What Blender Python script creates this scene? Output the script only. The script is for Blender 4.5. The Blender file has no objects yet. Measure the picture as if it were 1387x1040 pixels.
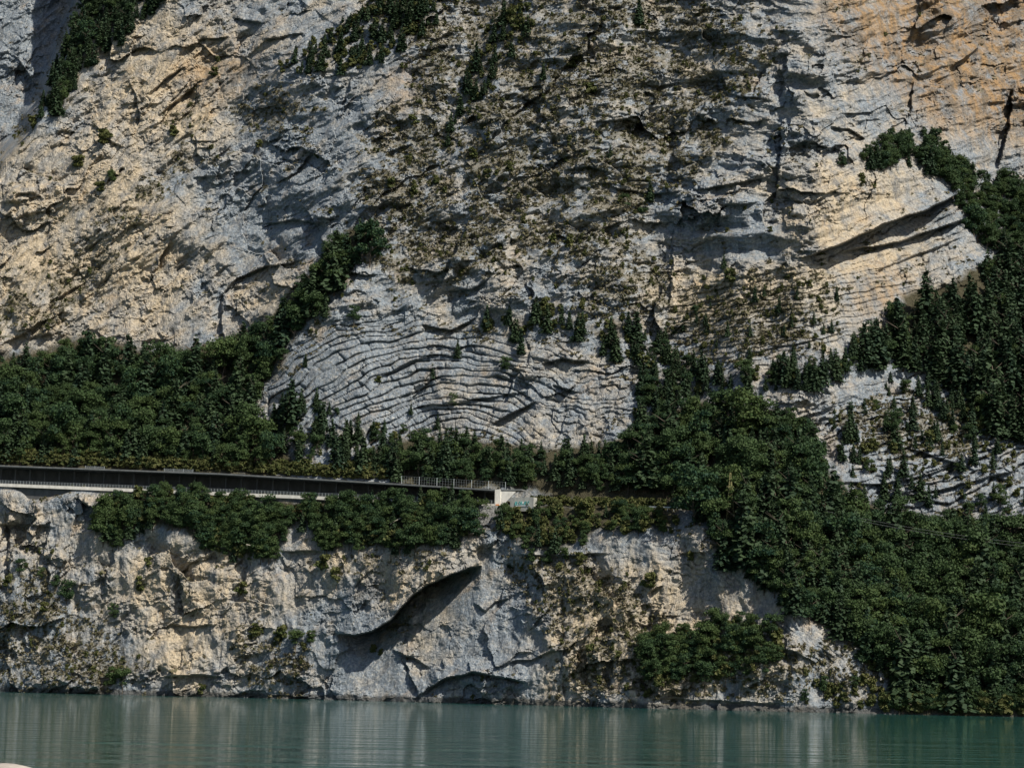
import bpy, math, random
import numpy as np
from mathutils import Matrix, Vector

random.seed(7)
rng = np.random.default_rng(7)
scene = bpy.context.scene
C = scene.collection

# ------------------------------------------------------------------ camera
IW, IH, F = 1387.0, 1040.0, 2800.0          # photograph frame, focal length in its pixels
CAM = np.array([0.0, 0.0, 6.0])
PITCH, ROLL = math.radians(8.29), math.radians(1.2)
fwd = Vector((0, math.cos(PITCH), math.sin(PITCH)))
r0 = Vector((1, 0, 0)); u0 = r0.cross(fwd)
rgt = r0 * math.cos(ROLL) + u0 * math.sin(ROLL)
upv = rgt.cross(fwd)
cd = bpy.data.cameras.new('camera')
cam = bpy.data.objects.new('camera', cd); C.objects.link(cam)
m = Matrix.Identity(4)
for i in range(3):
    m[i][0] = rgt[i]; m[i][1] = upv[i]; m[i][2] = -fwd[i]; m[i][3] = CAM[i]
cam.matrix_world = m
cd.sensor_width = 36.0; cd.lens = F / IW * 36.0
cd.clip_start = 0.5; cd.clip_end = 20000
scene.camera = cam

# ------------------------------------------------------------------ light
SUN_AZ, SUN_EL = math.radians(43), math.radians(48)     # to the right of straight behind the camera
sdir = Vector((math.sin(SUN_AZ) * math.cos(SUN_EL), -math.cos(SUN_AZ) * math.cos(SUN_EL), math.sin(SUN_EL)))
sl = bpy.data.lights.new('sun', 'SUN'); sl.energy = 5.0; sl.angle = math.radians(0.5); sl.color = (1.0, 0.93, 0.80)
so = bpy.data.objects.new('sun', sl); C.objects.link(so)
so.rotation_euler = sdir.to_track_quat('Z', 'Y').to_euler()
so.location = (0, -50, 400)
w = bpy.data.worlds.new('World'); scene.world = w; w.use_nodes = True
wn = w.node_tree.nodes; wl = w.node_tree.links
sky = wn.new('ShaderNodeTexSky'); sky.sky_type = 'NISHITA'; sky.sun_disc = False
sky.sun_elevation = SUN_EL; sky.sun_rotation = math.atan2(sdir.x, sdir.y)
bg = wn['Background']; bg.inputs['Strength'].default_value = 0.068
wl.new(sky.outputs['Color'], bg.inputs['Color'])
scene.view_settings.view_transform = 'Standard'; scene.view_settings.look = 'None'
scene.view_settings.exposure = 0.55; scene.view_settings.gamma = 1.0
scene.view_settings.use_curve_mapping = False

# ------------------------------------------------------------------ rays
RG, UP, FW = (np.array(v) for v in (rgt, upv, fwd))
def ray(px, py):
    """direction through a photo pixel, scaled so that its y component is 1"""
    a = (np.asarray(px, float) - IW / 2) / F; b = (IH / 2 - np.asarray(py, float)) / F
    d = [FW[i] + a * RG[i] + b * UP[i] for i in range(3)]
    return d[0] / d[1], d[2] / d[1]
def at(px, py, Y):
    dx, dz = ray(px, py)
    return Vector((float(dx * Y), float(Y), float(CAM[2] + dz * Y)))
def pix(p):
    v = np.array(p) - CAM
    k = v @ FW
    return IW / 2 + F * (v @ RG) / k, IH / 2 - F * (v @ UP) / k

# ------------------------------------------------------------------ noise
TAB = rng.random((8192, 5)).astype(np.float32)
def hidx(i, j, seed):
    return ((i * 73856093) ^ (j * 19349663) ^ (seed * 83492791)) & 8191
def perlin(x, y, seed):
    xi = np.floor(x).astype(np.int64); yi = np.floor(y).astype(np.int64)
    xf = (x - xi).astype(np.float32); yf = (y - yi).astype(np.float32)
    u = xf * xf * xf * (xf * (xf * 6 - 15) + 10); v = yf * yf * yf * (yf * (yf * 6 - 15) + 10)
    def g(di, dj):
        a = TAB[hidx(xi + di, yi + dj, seed), 0] * 6.2832
        return np.cos(a) * (xf - di) + np.sin(a) * (yf - dj)
    n0 = g(0, 0); n1 = g(1, 0); a = n0 + u * (n1 - n0)
    n0 = g(0, 1); n1 = g(1, 1); b = n0 + u * (n1 - n0)
    return (a + v * (b - a)) * 1.5
def fbm(x, y, seed, octv=4, gain=0.5, ridged=False):
    s = 0; a = 1; tot = 0
    for o in range(octv):
        n = perlin(x * 2**o + 17.3 * o, y * 2**o - 9.1 * o, seed + o)
        if ridged: n = 1 - 2 * np.abs(n)
        s = s + a * n; tot += a; a *= gain
    return s / tot
def facet(x, y, seed, tilt=1.0):
    """fractured-rock relief: every Voronoi cell is a plane of its own tilt and offset"""
    xi = np.floor(x).astype(np.int64); yi = np.floor(y).astype(np.int64)
    best = np.full(x.shape, 9.0, np.float32); val = np.zeros(x.shape, np.float32); sec = best.copy()
    for di in (-1, 0, 1):
        for dj in (-1, 0, 1):
            T = TAB[hidx(xi + di, yi + dj, seed)]
            ex = x - (xi + di + T[..., 0]); ey = y - (yi + dj + T[..., 1])
            d = (ex * ex + ey * ey).astype(np.float32)
            q = (T[..., 2] - .5) + tilt * ((T[..., 3] - .5) * ex + (T[..., 4] - .5) * ey)
            c = d < best
            sec = np.where(c, best, np.minimum(sec, d))
            val = np.where(c, q, val); best = np.where(c, d, best)
    return val, np.sqrt(sec) - np.sqrt(best)

# ------------------------------------------------------------------ coarse maps over the mountainside (3 px lattice)
X0, X1, Y0, Y1, ST = -460, 1860, -270, 990, 3.0
lx = np.arange(X0, X1 + 1, ST); ly = np.arange(Y0, Y1 + 1, ST)
LX, LY = np.meshgrid(lx, ly)
def blur(a, r):
    r = int(round(r / ST))
    if r < 1: return a
    for _ in range(2):
        for ax in (0, 1):
            p = [(0, 0), (0, 0)]; p[ax] = (r + 1, r)
            c = np.cumsum(np.pad(a, p, mode='edge'), axis=ax)
            n = a.shape[ax]
            a = (np.take(c, range(2 * r + 1, 2 * r + 1 + n), ax) - np.take(c, range(0, n), ax)) / (2 * r + 1)
    return a
def inside(poly, x, y):
    r = np.zeros(np.shape(x), bool); n = len(poly)
    for i in range(n):
        (xa, ya), (xb, yb) = poly[i], poly[(i + 1) % n]
        if ya == yb: continue
        c = ((ya > y) != (yb > y)) & (x < (xb - xa) * (y - ya) / (yb - ya) + xa)
        r ^= c
    return r
WXl = 9 * fbm(LX / 40, LY / 40, 900, 2); WYl = 9 * fbm(LX / 40, LY / 40, 950, 2)
def mask(polys, soft=9, wob=1.0):
    a = np.zeros(LX.shape)
    for p in polys: a = np.maximum(a, inside(p, LX + wob * WXl, LY + wob * WYl).astype(float))
    return blur(a, soft)
def samp(a, x, y):
    fx = np.clip((x - X0) / ST, 0, len(lx) - 1.001); fy = np.clip((y - Y0) / ST, 0, len(ly) - 1.001)
    i = fx.astype(int); j = fy.astype(int); u = fx - i; v = fy - j
    return (a[j, i] * (1 - u) + a[j, i + 1] * u) * (1 - v) + (a[j + 1, i] * (1 - u) + a[j + 1, i + 1] * u) * v

# where woods stand in the photograph
W_LEFT = [(-460, 470), (0, 482), (60, 470), (110, 458), (160, 466), (230, 470), (300, 458), (345, 440), (380, 408), (415, 372), (450, 330), (480, 300), (512, 300), (500, 335), (462, 368), (440, 400), (425, 425), (392, 470), (350, 530), (338, 560), (372, 600), (400, 622), (480, 640), (300, 650), (0, 640), (-460, 630)]
W_GALL = [(480, 620), (520, 600), (570, 590), (640, 592), (700, 604), (760, 606), (845, 596), (900, 650), (930, 690), (840, 680), (760, 672), (700, 665), (560, 655)]
W_RIGHT = [(845, 600), (862, 565), (930, 545), (985, 540), (1060, 555), (1100, 590), (1110, 625), (1150, 665), (1200, 690), (1290, 700), (1387, 715), (1860, 720), (1860, 985), (1210, 968), (1205, 905), (1150, 860), (1090, 830), (1050, 795), (1000, 765), (965, 735), (950, 700), (900, 670)]
W_UNDER = [(122, 700), (150, 668), (215, 658), (300, 664), (370, 680), (440, 676), (520, 672), (570, 655), (600, 650), (640, 665), (655, 700), (645, 725), (560, 742), (490, 738), (440, 742), (400, 700), (375, 755), (320, 755), (270, 740), (240, 712), (190, 712), (160, 745), (140, 725)]
W_ROADR = [(672, 692), (720, 682), (800, 684), (880, 690), (930, 700), (930, 720), (800, 715), (790, 735), (735, 742), (690, 735), (676, 712)]
W_EAST = [(1225, 395), (1290, 385), (1340, 350), (1390, 330), (1860, 300), (1860, 600), (1387, 590), (1330, 560), (1300, 500), (1240, 490), (1190, 480), (1150, 470), (1200, 440)]
W_EAST2 = [(1240, 545), (1280, 500), (1330, 540), (1387, 590), (1500, 600), (1500, 650), (1387, 600), (1300, 570)]
W_CREST = [(1160, 212), (1190, 190), (1225, 165), (1265, 180), (1295, 215), (1330, 235), (1390, 235), (1860, 200), (1860, 340), (1387, 345), (1345, 335), (1310, 290), (1290, 250), (1250, 215), (1215, 225)]
W_TOPL = [(48, 150), (66, 100), (84, 55), (104, 10), (125, -40), (260, -100), (235, -15), (190, 20), (160, 50), (138, 58), (110, 105), (85, 140)]
W_TOPM = [(360, 100), (400, 62), (440, 40), (480, 15), (520, -25), (660, -50), (610, 5), (575, 40), (535, 72), (500, 92), (450, 92), (410, 96)]
W_TOPC = [(590, 195), (625, 130), (640, 60), (665, 15), (710, -10), (728, 30), (700, 60), (665, 110), (635, 160), (605, 195)]
W_SHELF = [(870, 480), (900, 450), (925, 480), (985, 500), (1060, 490), (1130, 480), (1170, 440), (1200, 450), (1180, 490), (1060, 525), (960, 520), (890, 560), (860, 560)]
W_SHELF2 = [(640, 440), (700, 425), (735, 405), (800, 430), (850, 425), (900, 460), (890, 500), (840, 480), (780, 450), (700, 450)]
W_LOW = [(852, 880), (900, 850), (940, 848), (1000, 832), (1045, 838), (1062, 870), (1055, 905), (980, 915), (900, 930), (862, 915)]
W_LOW2 = [(1085, 945), (1110, 915), (1150, 915), (1190, 890), (1215, 900), (1215, 965), (1100, 962)]
W_BEDR = [(1120, 560), (1230, 490), (1310, 500), (1400, 560), (1400, 700), (1290, 700), (1150, 665)]
W_FOLDLOW = [(360, 545), (400, 530), (470, 560), (560, 575), (560, 640), (440, 640), (380, 600)]
W_BEDM = [(880, 500), (900, 420), (1010, 390), (1140, 380), (1160, 460), (1040, 520)]
WOODS = dict(left=W_LEFT, behind=W_GALL, right=W_RIGHT, under=W_UNDER, roadr=W_ROADR, east=W_EAST, east2=W_EAST2, crest=W_CREST, topl=W_TOPL, topm=W_TOPM, topc=W_TOPC, shelf=W_SHELF, shelf2=W_SHELF2, low=W_LOW, low2=W_LOW2)

FOLD = [(340, 560), (370, 510), (405, 465), (440, 440), (510, 428), (590, 442), (650, 440), (760, 450), (830, 470), (890, 510), (885, 560), (820, 612), (700, 604), (560, 605), (470, 618), (400, 600)]
BEDR = [(1110, 560), (1230, 490), (1310, 500), (1400, 540), (1860, 560), (1860, 720), (1290, 705), (1150, 670)]
BEDM = [(880, 480), (900, 400), (1000, 370), (1140, 350), (1240, 360), (1250, 400), (1160, 460), (1040, 510), (930, 510)]
BEDU = [(1090, 350), (1130, 300), (1200, 260), (1280, 235), (1310, 290), (1340, 340), (1250, 385), (1180, 390)]
ARCH = [(680, 740), (790, 715), (900, 720), (1000, 765), (1080, 825), (1150, 870), (1210, 920), (1100, 900), (1040, 840), (950, 790), (880, 770), (760, 760)]

# ------------------------------------------------------------------ base slope, integrated upward from the shore
def ctl(pts, x): return np.interp(x, [p[0] for p in pts], [p[1] for p in pts])
SHORE = [(-460, 800), (0, 747), (200, 722), (430, 704), (560, 684), (700, 664), (870, 632), (1060, 618), (1210, 614), (1387, 611), (1860, 600)]
ROAD_PY = [(-460, 636), (0, 655), (100, 659), (300, 667), (480, 674.5), (600, 680), (690, 684), (800, 687), (930, 691), (1860, 712)]
ROOF_PY = [(-460, 609), (0, 630.5), (300, 641.5), (500, 653), (690, 664.5), (1860, 730)]
def ysm(pts, x, r=60):
    return sum(ctl(pts, x + k) for k in np.linspace(-r, r, 13)) / 13
def YROAD(x): return ysm([(-460, 820), (0, 768), (300, 735), (690, 690), (930, 660), (1200, 640), (1860, 625)], x, 120)
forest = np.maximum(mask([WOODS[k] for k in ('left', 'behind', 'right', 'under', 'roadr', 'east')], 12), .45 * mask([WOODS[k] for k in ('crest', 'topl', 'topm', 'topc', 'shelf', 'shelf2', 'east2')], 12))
cot = np.where(LY > ctl(ROAD_PY, LX), 0.26, 0.37)
cot = blur(cot, 9)
for ms, v in ((mask([BEDR], 20), 0.75), (mask([BEDM], 20), 0.5), (mask([FOLD], 15), 0.5), (mask([W_LOW, W_LOW2], 12), 0.6),
              (mask([W_LEFT, W_RIGHT, W_GALL, W_EAST], 20), 0.95), (mask([W_UNDER, W_ROADR], 12), 0.55), (mask([W_CREST, W_TOPL, W_TOPM, W_TOPC, W_SHELF, W_SHELF2], 12), 0.75)):
    cot = cot * (1 - ms) + v * ms
dxl, dzl = ray(LX, LY)
nR, nC = LX.shape
YB = np.zeros(LX.shape)
yb0 = ysm(SHORE, lx, 40)
shore_dz = -CAM[2] / yb0
YB[-1] = yb0
yroad = YROAD(lx); rp = ctl(ROAD_PY, lx); hp = ctl(ROOF_PY, lx)
roadw = 1 / (1 + np.exp((lx - 985) / 14))                      # bench fades out where the road is lost in the wood
colid = np.arange(nC)
# below road: march, then stretch so that the face meets the road edge
for j in range(nR - 2, -1, -1):
    zk = CAM[2] + YB[j + 1] * dzl[j + 1]
    cj = np.where(CAM[2] + yb0 * dzl[j] < 0, 0.0, cot[j])
    YB[j] = (YB[j + 1] + cj * (CAM[2] - zk)) / (1 - cj * dzl[j])
    YB[j] = np.maximum(YB[j], YB[j + 1])
jr = np.clip(((rp - Y0) / ST).astype(int), 0, nR - 2)
ymeet = YB[jr, colid]
fac = (yroad - yb0) / np.maximum(ymeet - yb0, 1)
fac = fac * roadw + (1 - roadw)
bench = (rp - LY)                                              # px above the road edge
below = yb0 + (YB - yb0) * fac
up = YB - ymeet + (ymeet - yb0) * fac + yb0
BELOW = blur(below, 9); UPF = blur(up, 9)
YBASE = np.zeros(LX.shape)                                      # further offsets
# the dark wall beyond the tree-lined rib at the top left lies farther back
YBASE += 85 * mask([[(-460, 330), (-60, 290), (10, 205), (55, 140), (85, 60), (112, -20), (130, -280), (-460, -280)]], 7)
# the rock drops away under the deck edge
NOTCH = [(18, 652), (98, 657), (84, 668), (64, 673), (46, 676), (34, 668)]
YBASE += 7 * mask([NOTCH], 3, 0.1)
YBASE += 5 * mask([[(640, 684), (676, 686), (676, 706), (655, 712), (642, 700)]], 3, 0.1)

# ------------------------------------------------------------------ fine grid
def axis(a, b, lo, hi, fine, coarse):
    l = [np.arange(a, lo, coarse), np.arange(lo, hi, fine), np.arange(hi, b + .1, coarse)]
    return np.concatenate(l)
gx = axis(X0 + 4, X1 - 4, -40, 1430, 1.3, 7.0)
gy = axis(Y0 + 4, 984, -20, 984, 1.3, 7.0)
PX, PY = np.meshgrid(gx, gy); PX = PX.astype(np.float32); PY = PY.astype(np.float32)
rpF = ctl(ROAD_PY, PX).astype(np.float32); hpF = ctl(ROOF_PY, PX).astype(np.float32)
rw = (1 / (1 + np.exp((PX - 985) / 14))).astype(np.float32)
gal = 1 / (1 + np.exp(np.clip((PX - 692) / 2, -50, 50)))
Yup = samp(UPF, PX, PY) + 13.0 * rw * np.clip((rpF - PY) / 3, 0, 1) - np.where(PY < hpF - .5, 9.0, 0) * gal * np.exp(-np.clip(hpF - PY, 0, 99) / 40)
Y = (np.where(PY > rpF, samp(BELOW, PX, PY), Yup) + samp(YBASE, PX, PY)).astype(np.float32)
S = lambda a: samp(a, PX, PY).astype(np.float32)
wx = PX + 5 * fbm(PX / 34, PY / 34, 11, 3); wy = PY + 5 * fbm(PX / 34, PY / 34, 21, 3)

def strata(f, t, T, seed):
    s = f / T
    s = s + .95 * np.interp(s * .43 % 97, np.arange(98), np.resize(TAB[seed:seed + 97, 1], 98)) + .22 * perlin(PX / 22, PY / 22, seed)
    k = np.floor(s).astype(np.int64); fr = (s - k).astype(np.float32)
    r = TAB[hidx(k, k * 0, seed), 0]; L = 2.0 + 4.5 * TAB[hidx(k, k * 0 + 3, seed), 1]
    q = t / T / L + r * 10; b = np.floor(q).astype(np.int64); fb = q - b
    rb = TAB[hidx(k, b, seed + 5), 2]; rt = TAB[hidx(k, b, seed + 5), 3]
    e = np.minimum(fr, 1 - fr); eb = np.minimum(fb, 1 - fb) * L
    return (r - .5) * 1.3 + (rb - .5) * .8 + .9 * (rt - .3) * (fr - .5) - 1.0 * np.exp(-(e / .13) ** 2) - .5 * np.exp(-(eb / .14) ** 2)
def rot(x, y, deg, cx=0, cy=0):
    c, s = math.cos(math.radians(deg)), math.sin(math.radians(deg))
    return (x - cx) * c + (y - cy) * s, -(x - cx) * s + (y - cy) * c

D = np.zeros(PX.shape, np.float32)                              # metres towards the viewer
forestS = S(forest)
rough = np.clip(.58 + 1.7 * fbm(PX / 70, PY / 60, 520, 3, .55), .10, 1.5)
mF, mR, mM, mU, mA = (S(mask([p], 9)) for p in (FOLD, BEDR, BEDM, BEDU, ARCH))
bed = np.clip(mF + mR + mM + mU + mA, 0, 1)
# the fold: beds rise steeply at the left and bend over into a flat crest
u = (PX * .6 + wx * .4 - 620) / 1.5; v = PY * .6 + wy * .4 - 645
f1 = np.sqrt(u * u + v * v) + 10 * fbm(PX / 70, PY / 50, 560, 2); tf_ = np.arctan2(v, u) * 200
u2, v2 = rot(wx, wy, 4)
wr = 1 / (1 + np.exp(-(PX - 720) / 18))
D += mF * (1.45 * strata(f1, tf_ * .8, 8.6, 41) * np.clip(rough + .35, .5, 1.2) * (1 - wr) + wr * 1.6 * strata(v2 + 12 * np.sin(u2 / 48) + 14 * fbm(PX / 38, PY / 26, 530, 3), u2, 11, 43) * np.clip(rough, .4, 1.3))
u, v = rot(wx, wy, -12, 1200, 640)
D += mR * 1.7 * np.clip(rough + .3, .5, 1.3) * strata(v + 16 * fbm(PX / 60, PY / 40, 570, 3) + .0016 * u * u * np.sign(u) - .0009 * u * u, u, 10, 45)
u, v = rot(wx, wy, -11); D += mM * .75 * strata(v, u, 7, 46)
u, v = rot(wx, wy, -24); D += mU * 1.5 * np.clip(rough + .2, .3, 1.2) * strata(v + 14 * fbm(PX / 60, PY / 40, 580, 3), u, 14, 47)
v = wy - ctl([(680, 735), (860, 728), (960, 760), (1060, 820), (1220, 930)], wx); D += mA * .7 * np.clip(rough, .15, 1.1) * strata(v + 12 * fbm(PX / 45, PY / 30, 575, 3), wx, 8, 48)
# bedded bands of the wall elsewhere: steep to the left, flatter to the right
ang = np.interp(PX, [-300, 300, 700, 1100], [-48, -42, -30, -20])
c, s_ = np.cos(np.radians(ang)), np.sin(np.radians(ang))
ub, vb = wx * c + wy * s_, -wx * s_ + wy * c
upper = 1 / (1 + np.exp((PY - 560) / 25))
rest = (1 - bed) * (1 - .6 * forestS)
patch = np.clip(fbm(PX / 110, PY / 110, 63, 2) * 2.5 + .25, 0, 1)
D += rest * upper * patch * .9 * strata(vb + 22 * fbm(PX / 80, PY / 80, 61, 3), ub, 17, 62)
D += upper * (5.2 * fbm(ub / 200, vb / 52, 70, 4, .55, True) * (1 - .75 * bed) + 1.2 * np.clip(patch - .25, 0, 1) * (1 - bed) * fbm(ub / 70, vb / 15, 72, 3, .55, True))
D += (1 - upper) * 3.2 * fbm(wx / 60, wy / 130, 74, 4, .55, True)
D += 5.0 * fbm(PX / 190, PY / 190, 78, 2)
k = (rest + .3 * bed) * rough
for sc, amp, sd, an in ((95, 5.5, 80, -30), (52, 3.4, 81, -38), (22, 1.5, 82, -20), (10, .75, 83, -45), (4.6, .42, 84, -15)):
    jx = PX + sc * .55 * fbm(PX / (sc * 1.1), PY / (sc * 1.1), sd + 200, 3, .6); jy = PY + sc * .55 * fbm(PX / (sc * 1.1), PY / (sc * 1.1), sd + 230, 3, .6)
    qx, qy = rot(jx, jy, an)
    a, e = facet(qx / (sc * 1.5), qy / sc, sd, 2.0)
    D += amp * (k + .35 * mF * wr) * a
# broken ledges: the face leans out downward, then breaks back under a lip
for T, amp, sd, sl_k in ((34, 2.6, 400, .5), (15, 1.5, 410, .35), (7.5, .8, 420, .3)):
    q = (vb * (1 - sl_k) + PY * sl_k) / T + 1.1 * fbm(PX / (T * 2.4), PY / (T * 1.6), sd, 4, .6)
    fr = q - np.floor(q)
    md = np.clip(fbm(PX / (T * 3.2), PY / (T * 2.2), sd + 5, 2) * 2.2 + .2, 0, 1)
    D += amp * k * md * (np.where(fr < .82, fr / .82, (1 - fr) / .18) - .5)
D += (.4 + .6 * rest) * np.clip(rough, .4, 1.2) * (.9 * fbm(wx / 22, wy / 20, 88, 5, .62, True) + .45 * fbm(wx / 8, wy / 10, 90, 3, .6))

# smooth polished walls
smooth = S(mask([[(590, 790), (640, 775), (690, 800), (700, 880), (690, 905), (600, 905), (570, 930), (560, 860)], [(430, 790), (490, 780), (500, 840), (540, 900), (560, 945), (430, 945)], [(900, 800), (940, 780), (1000, 800), (1010, 835), (900, 850)]], 10))
D = D * (1 - .55 * smooth)

def overhang(pts, depth, ext, upx=None, wob=0):
    global D
    upx = upx or ext; ext = ext * 1.5
    xs = [p[0] for p in pts]; x0, x1 = xs[0], xs[-1]
    i0, i1 = np.searchsorted(gx, (x0 - 14, x1 + 14)); ys = [p[1] for p in pts]
    j0, j1 = np.searchsorted(gy, (min(ys) - 6 * upx - 10, max(ys) + 5 * ext + 10))
    sl_ = (slice(j0, j1), slice(i0, i1))
    x = PX[sl_] * .5 + wx[sl_] * .5; y = PY[sl_] * .4 + wy[sl_] * .6
    t = y - np.interp(x, xs, ys)
    tw = max(10, .30 * (x1 - x0))
    tap = np.clip((x - x0) / tw, 0, 1) * np.clip((x1 - x) / tw, 0, 1); tap = tap * (2 - tap)
    if wob:
        t = t + 26 * fbm(PX[sl_] / 48, PY[sl_] / 48, 650, 4, .55); tap = tap * np.clip(.25 + 2.2 * fbm(PX[sl_] / 55, PY[sl_] / 55, 660, 2), 0, 1)
    g = np.clip(t / 2.5, 0, 1) * np.exp(-np.clip(t, 0, None) / (ext * (.3 + .7 * tap)))
    h = .4 * np.exp(np.clip(t, None, 0) / upx) * (t <= 0) + .4 * (1 - np.clip(t / 2.5, 0, 1)) * (t > 0)
    D[sl_] += depth * tap * (h - g)
def crack(pts, depth, ext):
    """steep edge: the rock right of the line stands proud, the rock left of it is set back"""
    global D
    ys = [p[1] for p in pts]; xs = [p[0] for p in pts]
    i0, i1 = np.searchsorted(gx, (min(xs) - 6 * ext, max(xs) + 6 * ext)); j0, j1 = np.searchsorted(gy, (ys[0] - 8, ys[-1] + 8))
    sl_ = (slice(j0, j1), slice(i0, i1)); x = wx[sl_] + 5 * fbm(PX[sl_] / 14, PY[sl_] / 14, 640, 3, .6); y = PY[sl_]
    t = np.interp(y, ys, xs) - x
    tap = np.clip((y - ys[0]) / 10, 0, 1) * np.clip((ys[-1] - y) / 10, 0, 1)
    D[sl_] += depth * tap * (.4 * np.exp(np.clip(t, None, 0) / ext) * (t <= 0) - np.clip(t / 2, 0, 1) * np.exp(-np.clip(t, 0, None) / ext) * (t > 0))
for a in (([(455, 858), (480, 859), (505, 853), (530, 838), (555, 808), (580, 790), (610, 777), (652, 764)], 19, 26, 40),
          ([(562, 946), (580, 932), (602, 918), (640, 910), (670, 914), (716, 924)], 6, 10, 18),
          ([(380, 746), (400, 745), (444, 747)], 3, 9), ([(220, 916), (260, 913), (308, 916)], 3.5, 8), ([(228, 845), (265, 847), (296, 845)], 3, 8),
          ([(-10, 708), (30, 710), (76, 713)], 3, 8), ([(530, 878), (560, 891), (586, 906)], 3, 8), ([(640, 815), (658, 826), (672, 814), (692, 808)], 2.2, 7),
          ([(676, 897), (720, 893), (760, 872)], 2.2, 7), ([(1085, 350), (1150, 325), (1200, 302), (1250, 285), (1306, 258)], 16, 26, 26),
          ([(1130, 342), (1220, 326), (1320, 292)], 7, 13), ([(1185, 365), (1240, 345), (1310, 318)], 2.5, 9), ([(930, 258), (1000, 246), (1050, 236)], 3.5, 10),
          ([(970, 277), (1028, 273)], 2.5, 7), ([(296, 404), (320, 376), (360, 361), (410, 351)], 5, 12), ([(204, 124), (225, 105), (252, 88)], 4, 11),
          ([(212, 158), (240, 135), (266, 116)], 4.5, 12), ([(266, 54), (315, 50)], 3, 9), ([(314, 24), (356, 31)], 4, 11), ([(356, 53), (414, 44)], 3, 8),
          ([(360, 302), (400, 297), (436, 301)], 3.5, 10), ([(260, 240), (305, 236)], 2.5, 8), ([(1124, 172), (1150, 175), (1174, 189)], 4, 10), ([(1285, 92), (1325, 64)], 6, 15),
          ([(570, 438), (610, 447), (645, 430)], 4.5, 8), ([(728, 494), (760, 486), (800, 488)], 4, 10), ([(664, 574), (690, 560), (726, 543)], 4, 14),
          ([(748, 519), (785, 531)], 3, 9), ([(620, 545), (670, 535), (720, 530)], 2.5, 8), ([(500, 515), (560, 488), (590, 480)], 2.2, 8), ([(1195, 673), (1260, 666), (1320, 650), (1392, 632)], 3.5, 8),
          ([(1120, 652), (1200, 655), (1260, 640), (1320, 618)], 3, 8), ([(1200, 600), (1260, 615), (1330, 640)], 3, 8), ([(876, 802), (900, 790)], 3, 8),
          ([(690, 640 + 110), (760, 752), (830, 748)], 2.5, 7), ([(860, 948), (920, 945), (1010, 950), (1080, 952)], 2.5, 6), ([(1020, 870), (1075, 880), (1110, 900)], 2, 6),
          ([(60, 420), (90, 395), (120, 378)], 3, 9), ([(125, 268), (190, 208), (250, 156), (318, 100)], 6, 11, 14, 1), ([(300, 335), (380, 245), (470, 155), (545, 82)], 5, 10, 14, 1), ([(545, 425), (640, 345), (770, 300)], 5, 10, 14, 1), ([(40, 345), (110, 300), (170, 240)], 5, 10, 14, 1),
          ([(690, 335), (790, 312), (905, 300)], 4, 9, 14, 1), ([(860, 185), (960, 162), (1055, 150)], 5, 10, 14, 1), ([(160, 440), (230, 330), (290, 260)], 5, 10, 14, 1), ([(640, 215), (720, 130), (800, 60)], 5, 10, 14, 1), ([(0, 468), (50, 440), (95, 415)], 3, 9), ([(120, 70 + 90), (150, 190), (170, 200)], 2.5, 8), ([(800, 165), (850, 160), (880, 170)], 3, 9), ([(600, 395), (640, 390), (668, 372)], 3, 8),
          ([(820, 250), (880, 262), (925, 258)], 3, 9), ([(700, 120), (740, 112)], 3, 9), ([(520, 205), (560, 195)], 2.5, 8), ([(760, 230), (800, 225), (830, 236)], 3, 8)):
    overhang(*a)
for a in (([(1062, 165), (1058, 215), (1050, 275)], 5, 10), ([(1066, 70), (1060, 135)], 4, 9), ([(1374, 120), (1366, 180), (1352, 230)], 8, 12), ([(303, 395), (298, 475)], 4, 8), ([(913, 305), (908, 420)], 2.5, 6),
          ([(14, 690), (12, 800)], 4, 9), ([(338, 765), (325, 812)], 3, 7), ([(1040, 90), (1020, 130)], 4, 9), ([(1240, 110), (1232, 160)], 4, 9), ([(70, 750), (66, 800)], 3, 8), ([(160, 730), (140, 800)], 3, 8), ([(545, 890), (568, 945)], 3, 8), ([(450, 915), (446, 948)], 2, 6)):
    crack(*a)
calm = rw * np.exp(-(np.clip(np.maximum(hpF - 3 - PY, PY - rpF - 5), 0, None) / 9) ** 2)
Dc = np.minimum(D, np.where(PY > rpF - 2, .6, 99)) * calm * .25
D = D * (1 - calm) + Dc
fl = np.clip((PY - 925) / 40, 0, 1)
D = D * (1 - .5 * fl) * (1 - .5 * forestS)
Y = Y - D
dx, dz = ray(PX, PY)
PXW = dx * Y; PZW = CAM[2] + dz * Y

def tpos(px, py):
    fx = np.interp(px, gx, np.arange(len(gx))); fy = np.interp(py, gy, np.arange(len(gy)))
    i = np.clip(fx.astype(int), 0, len(gx) - 2); j = np.clip(fy.astype(int), 0, len(gy) - 2); a = fx - i; b = fy - j
    yy = (Y[j, i] * (1 - a) + Y[j, i + 1] * a) * (1 - b) + (Y[j + 1, i] * (1 - a) + Y[j + 1, i + 1] * a) * b
    dx_, dz_ = ray(px, py)
    return dx_ * yy, yy, CAM[2] + dz_ * yy

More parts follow.
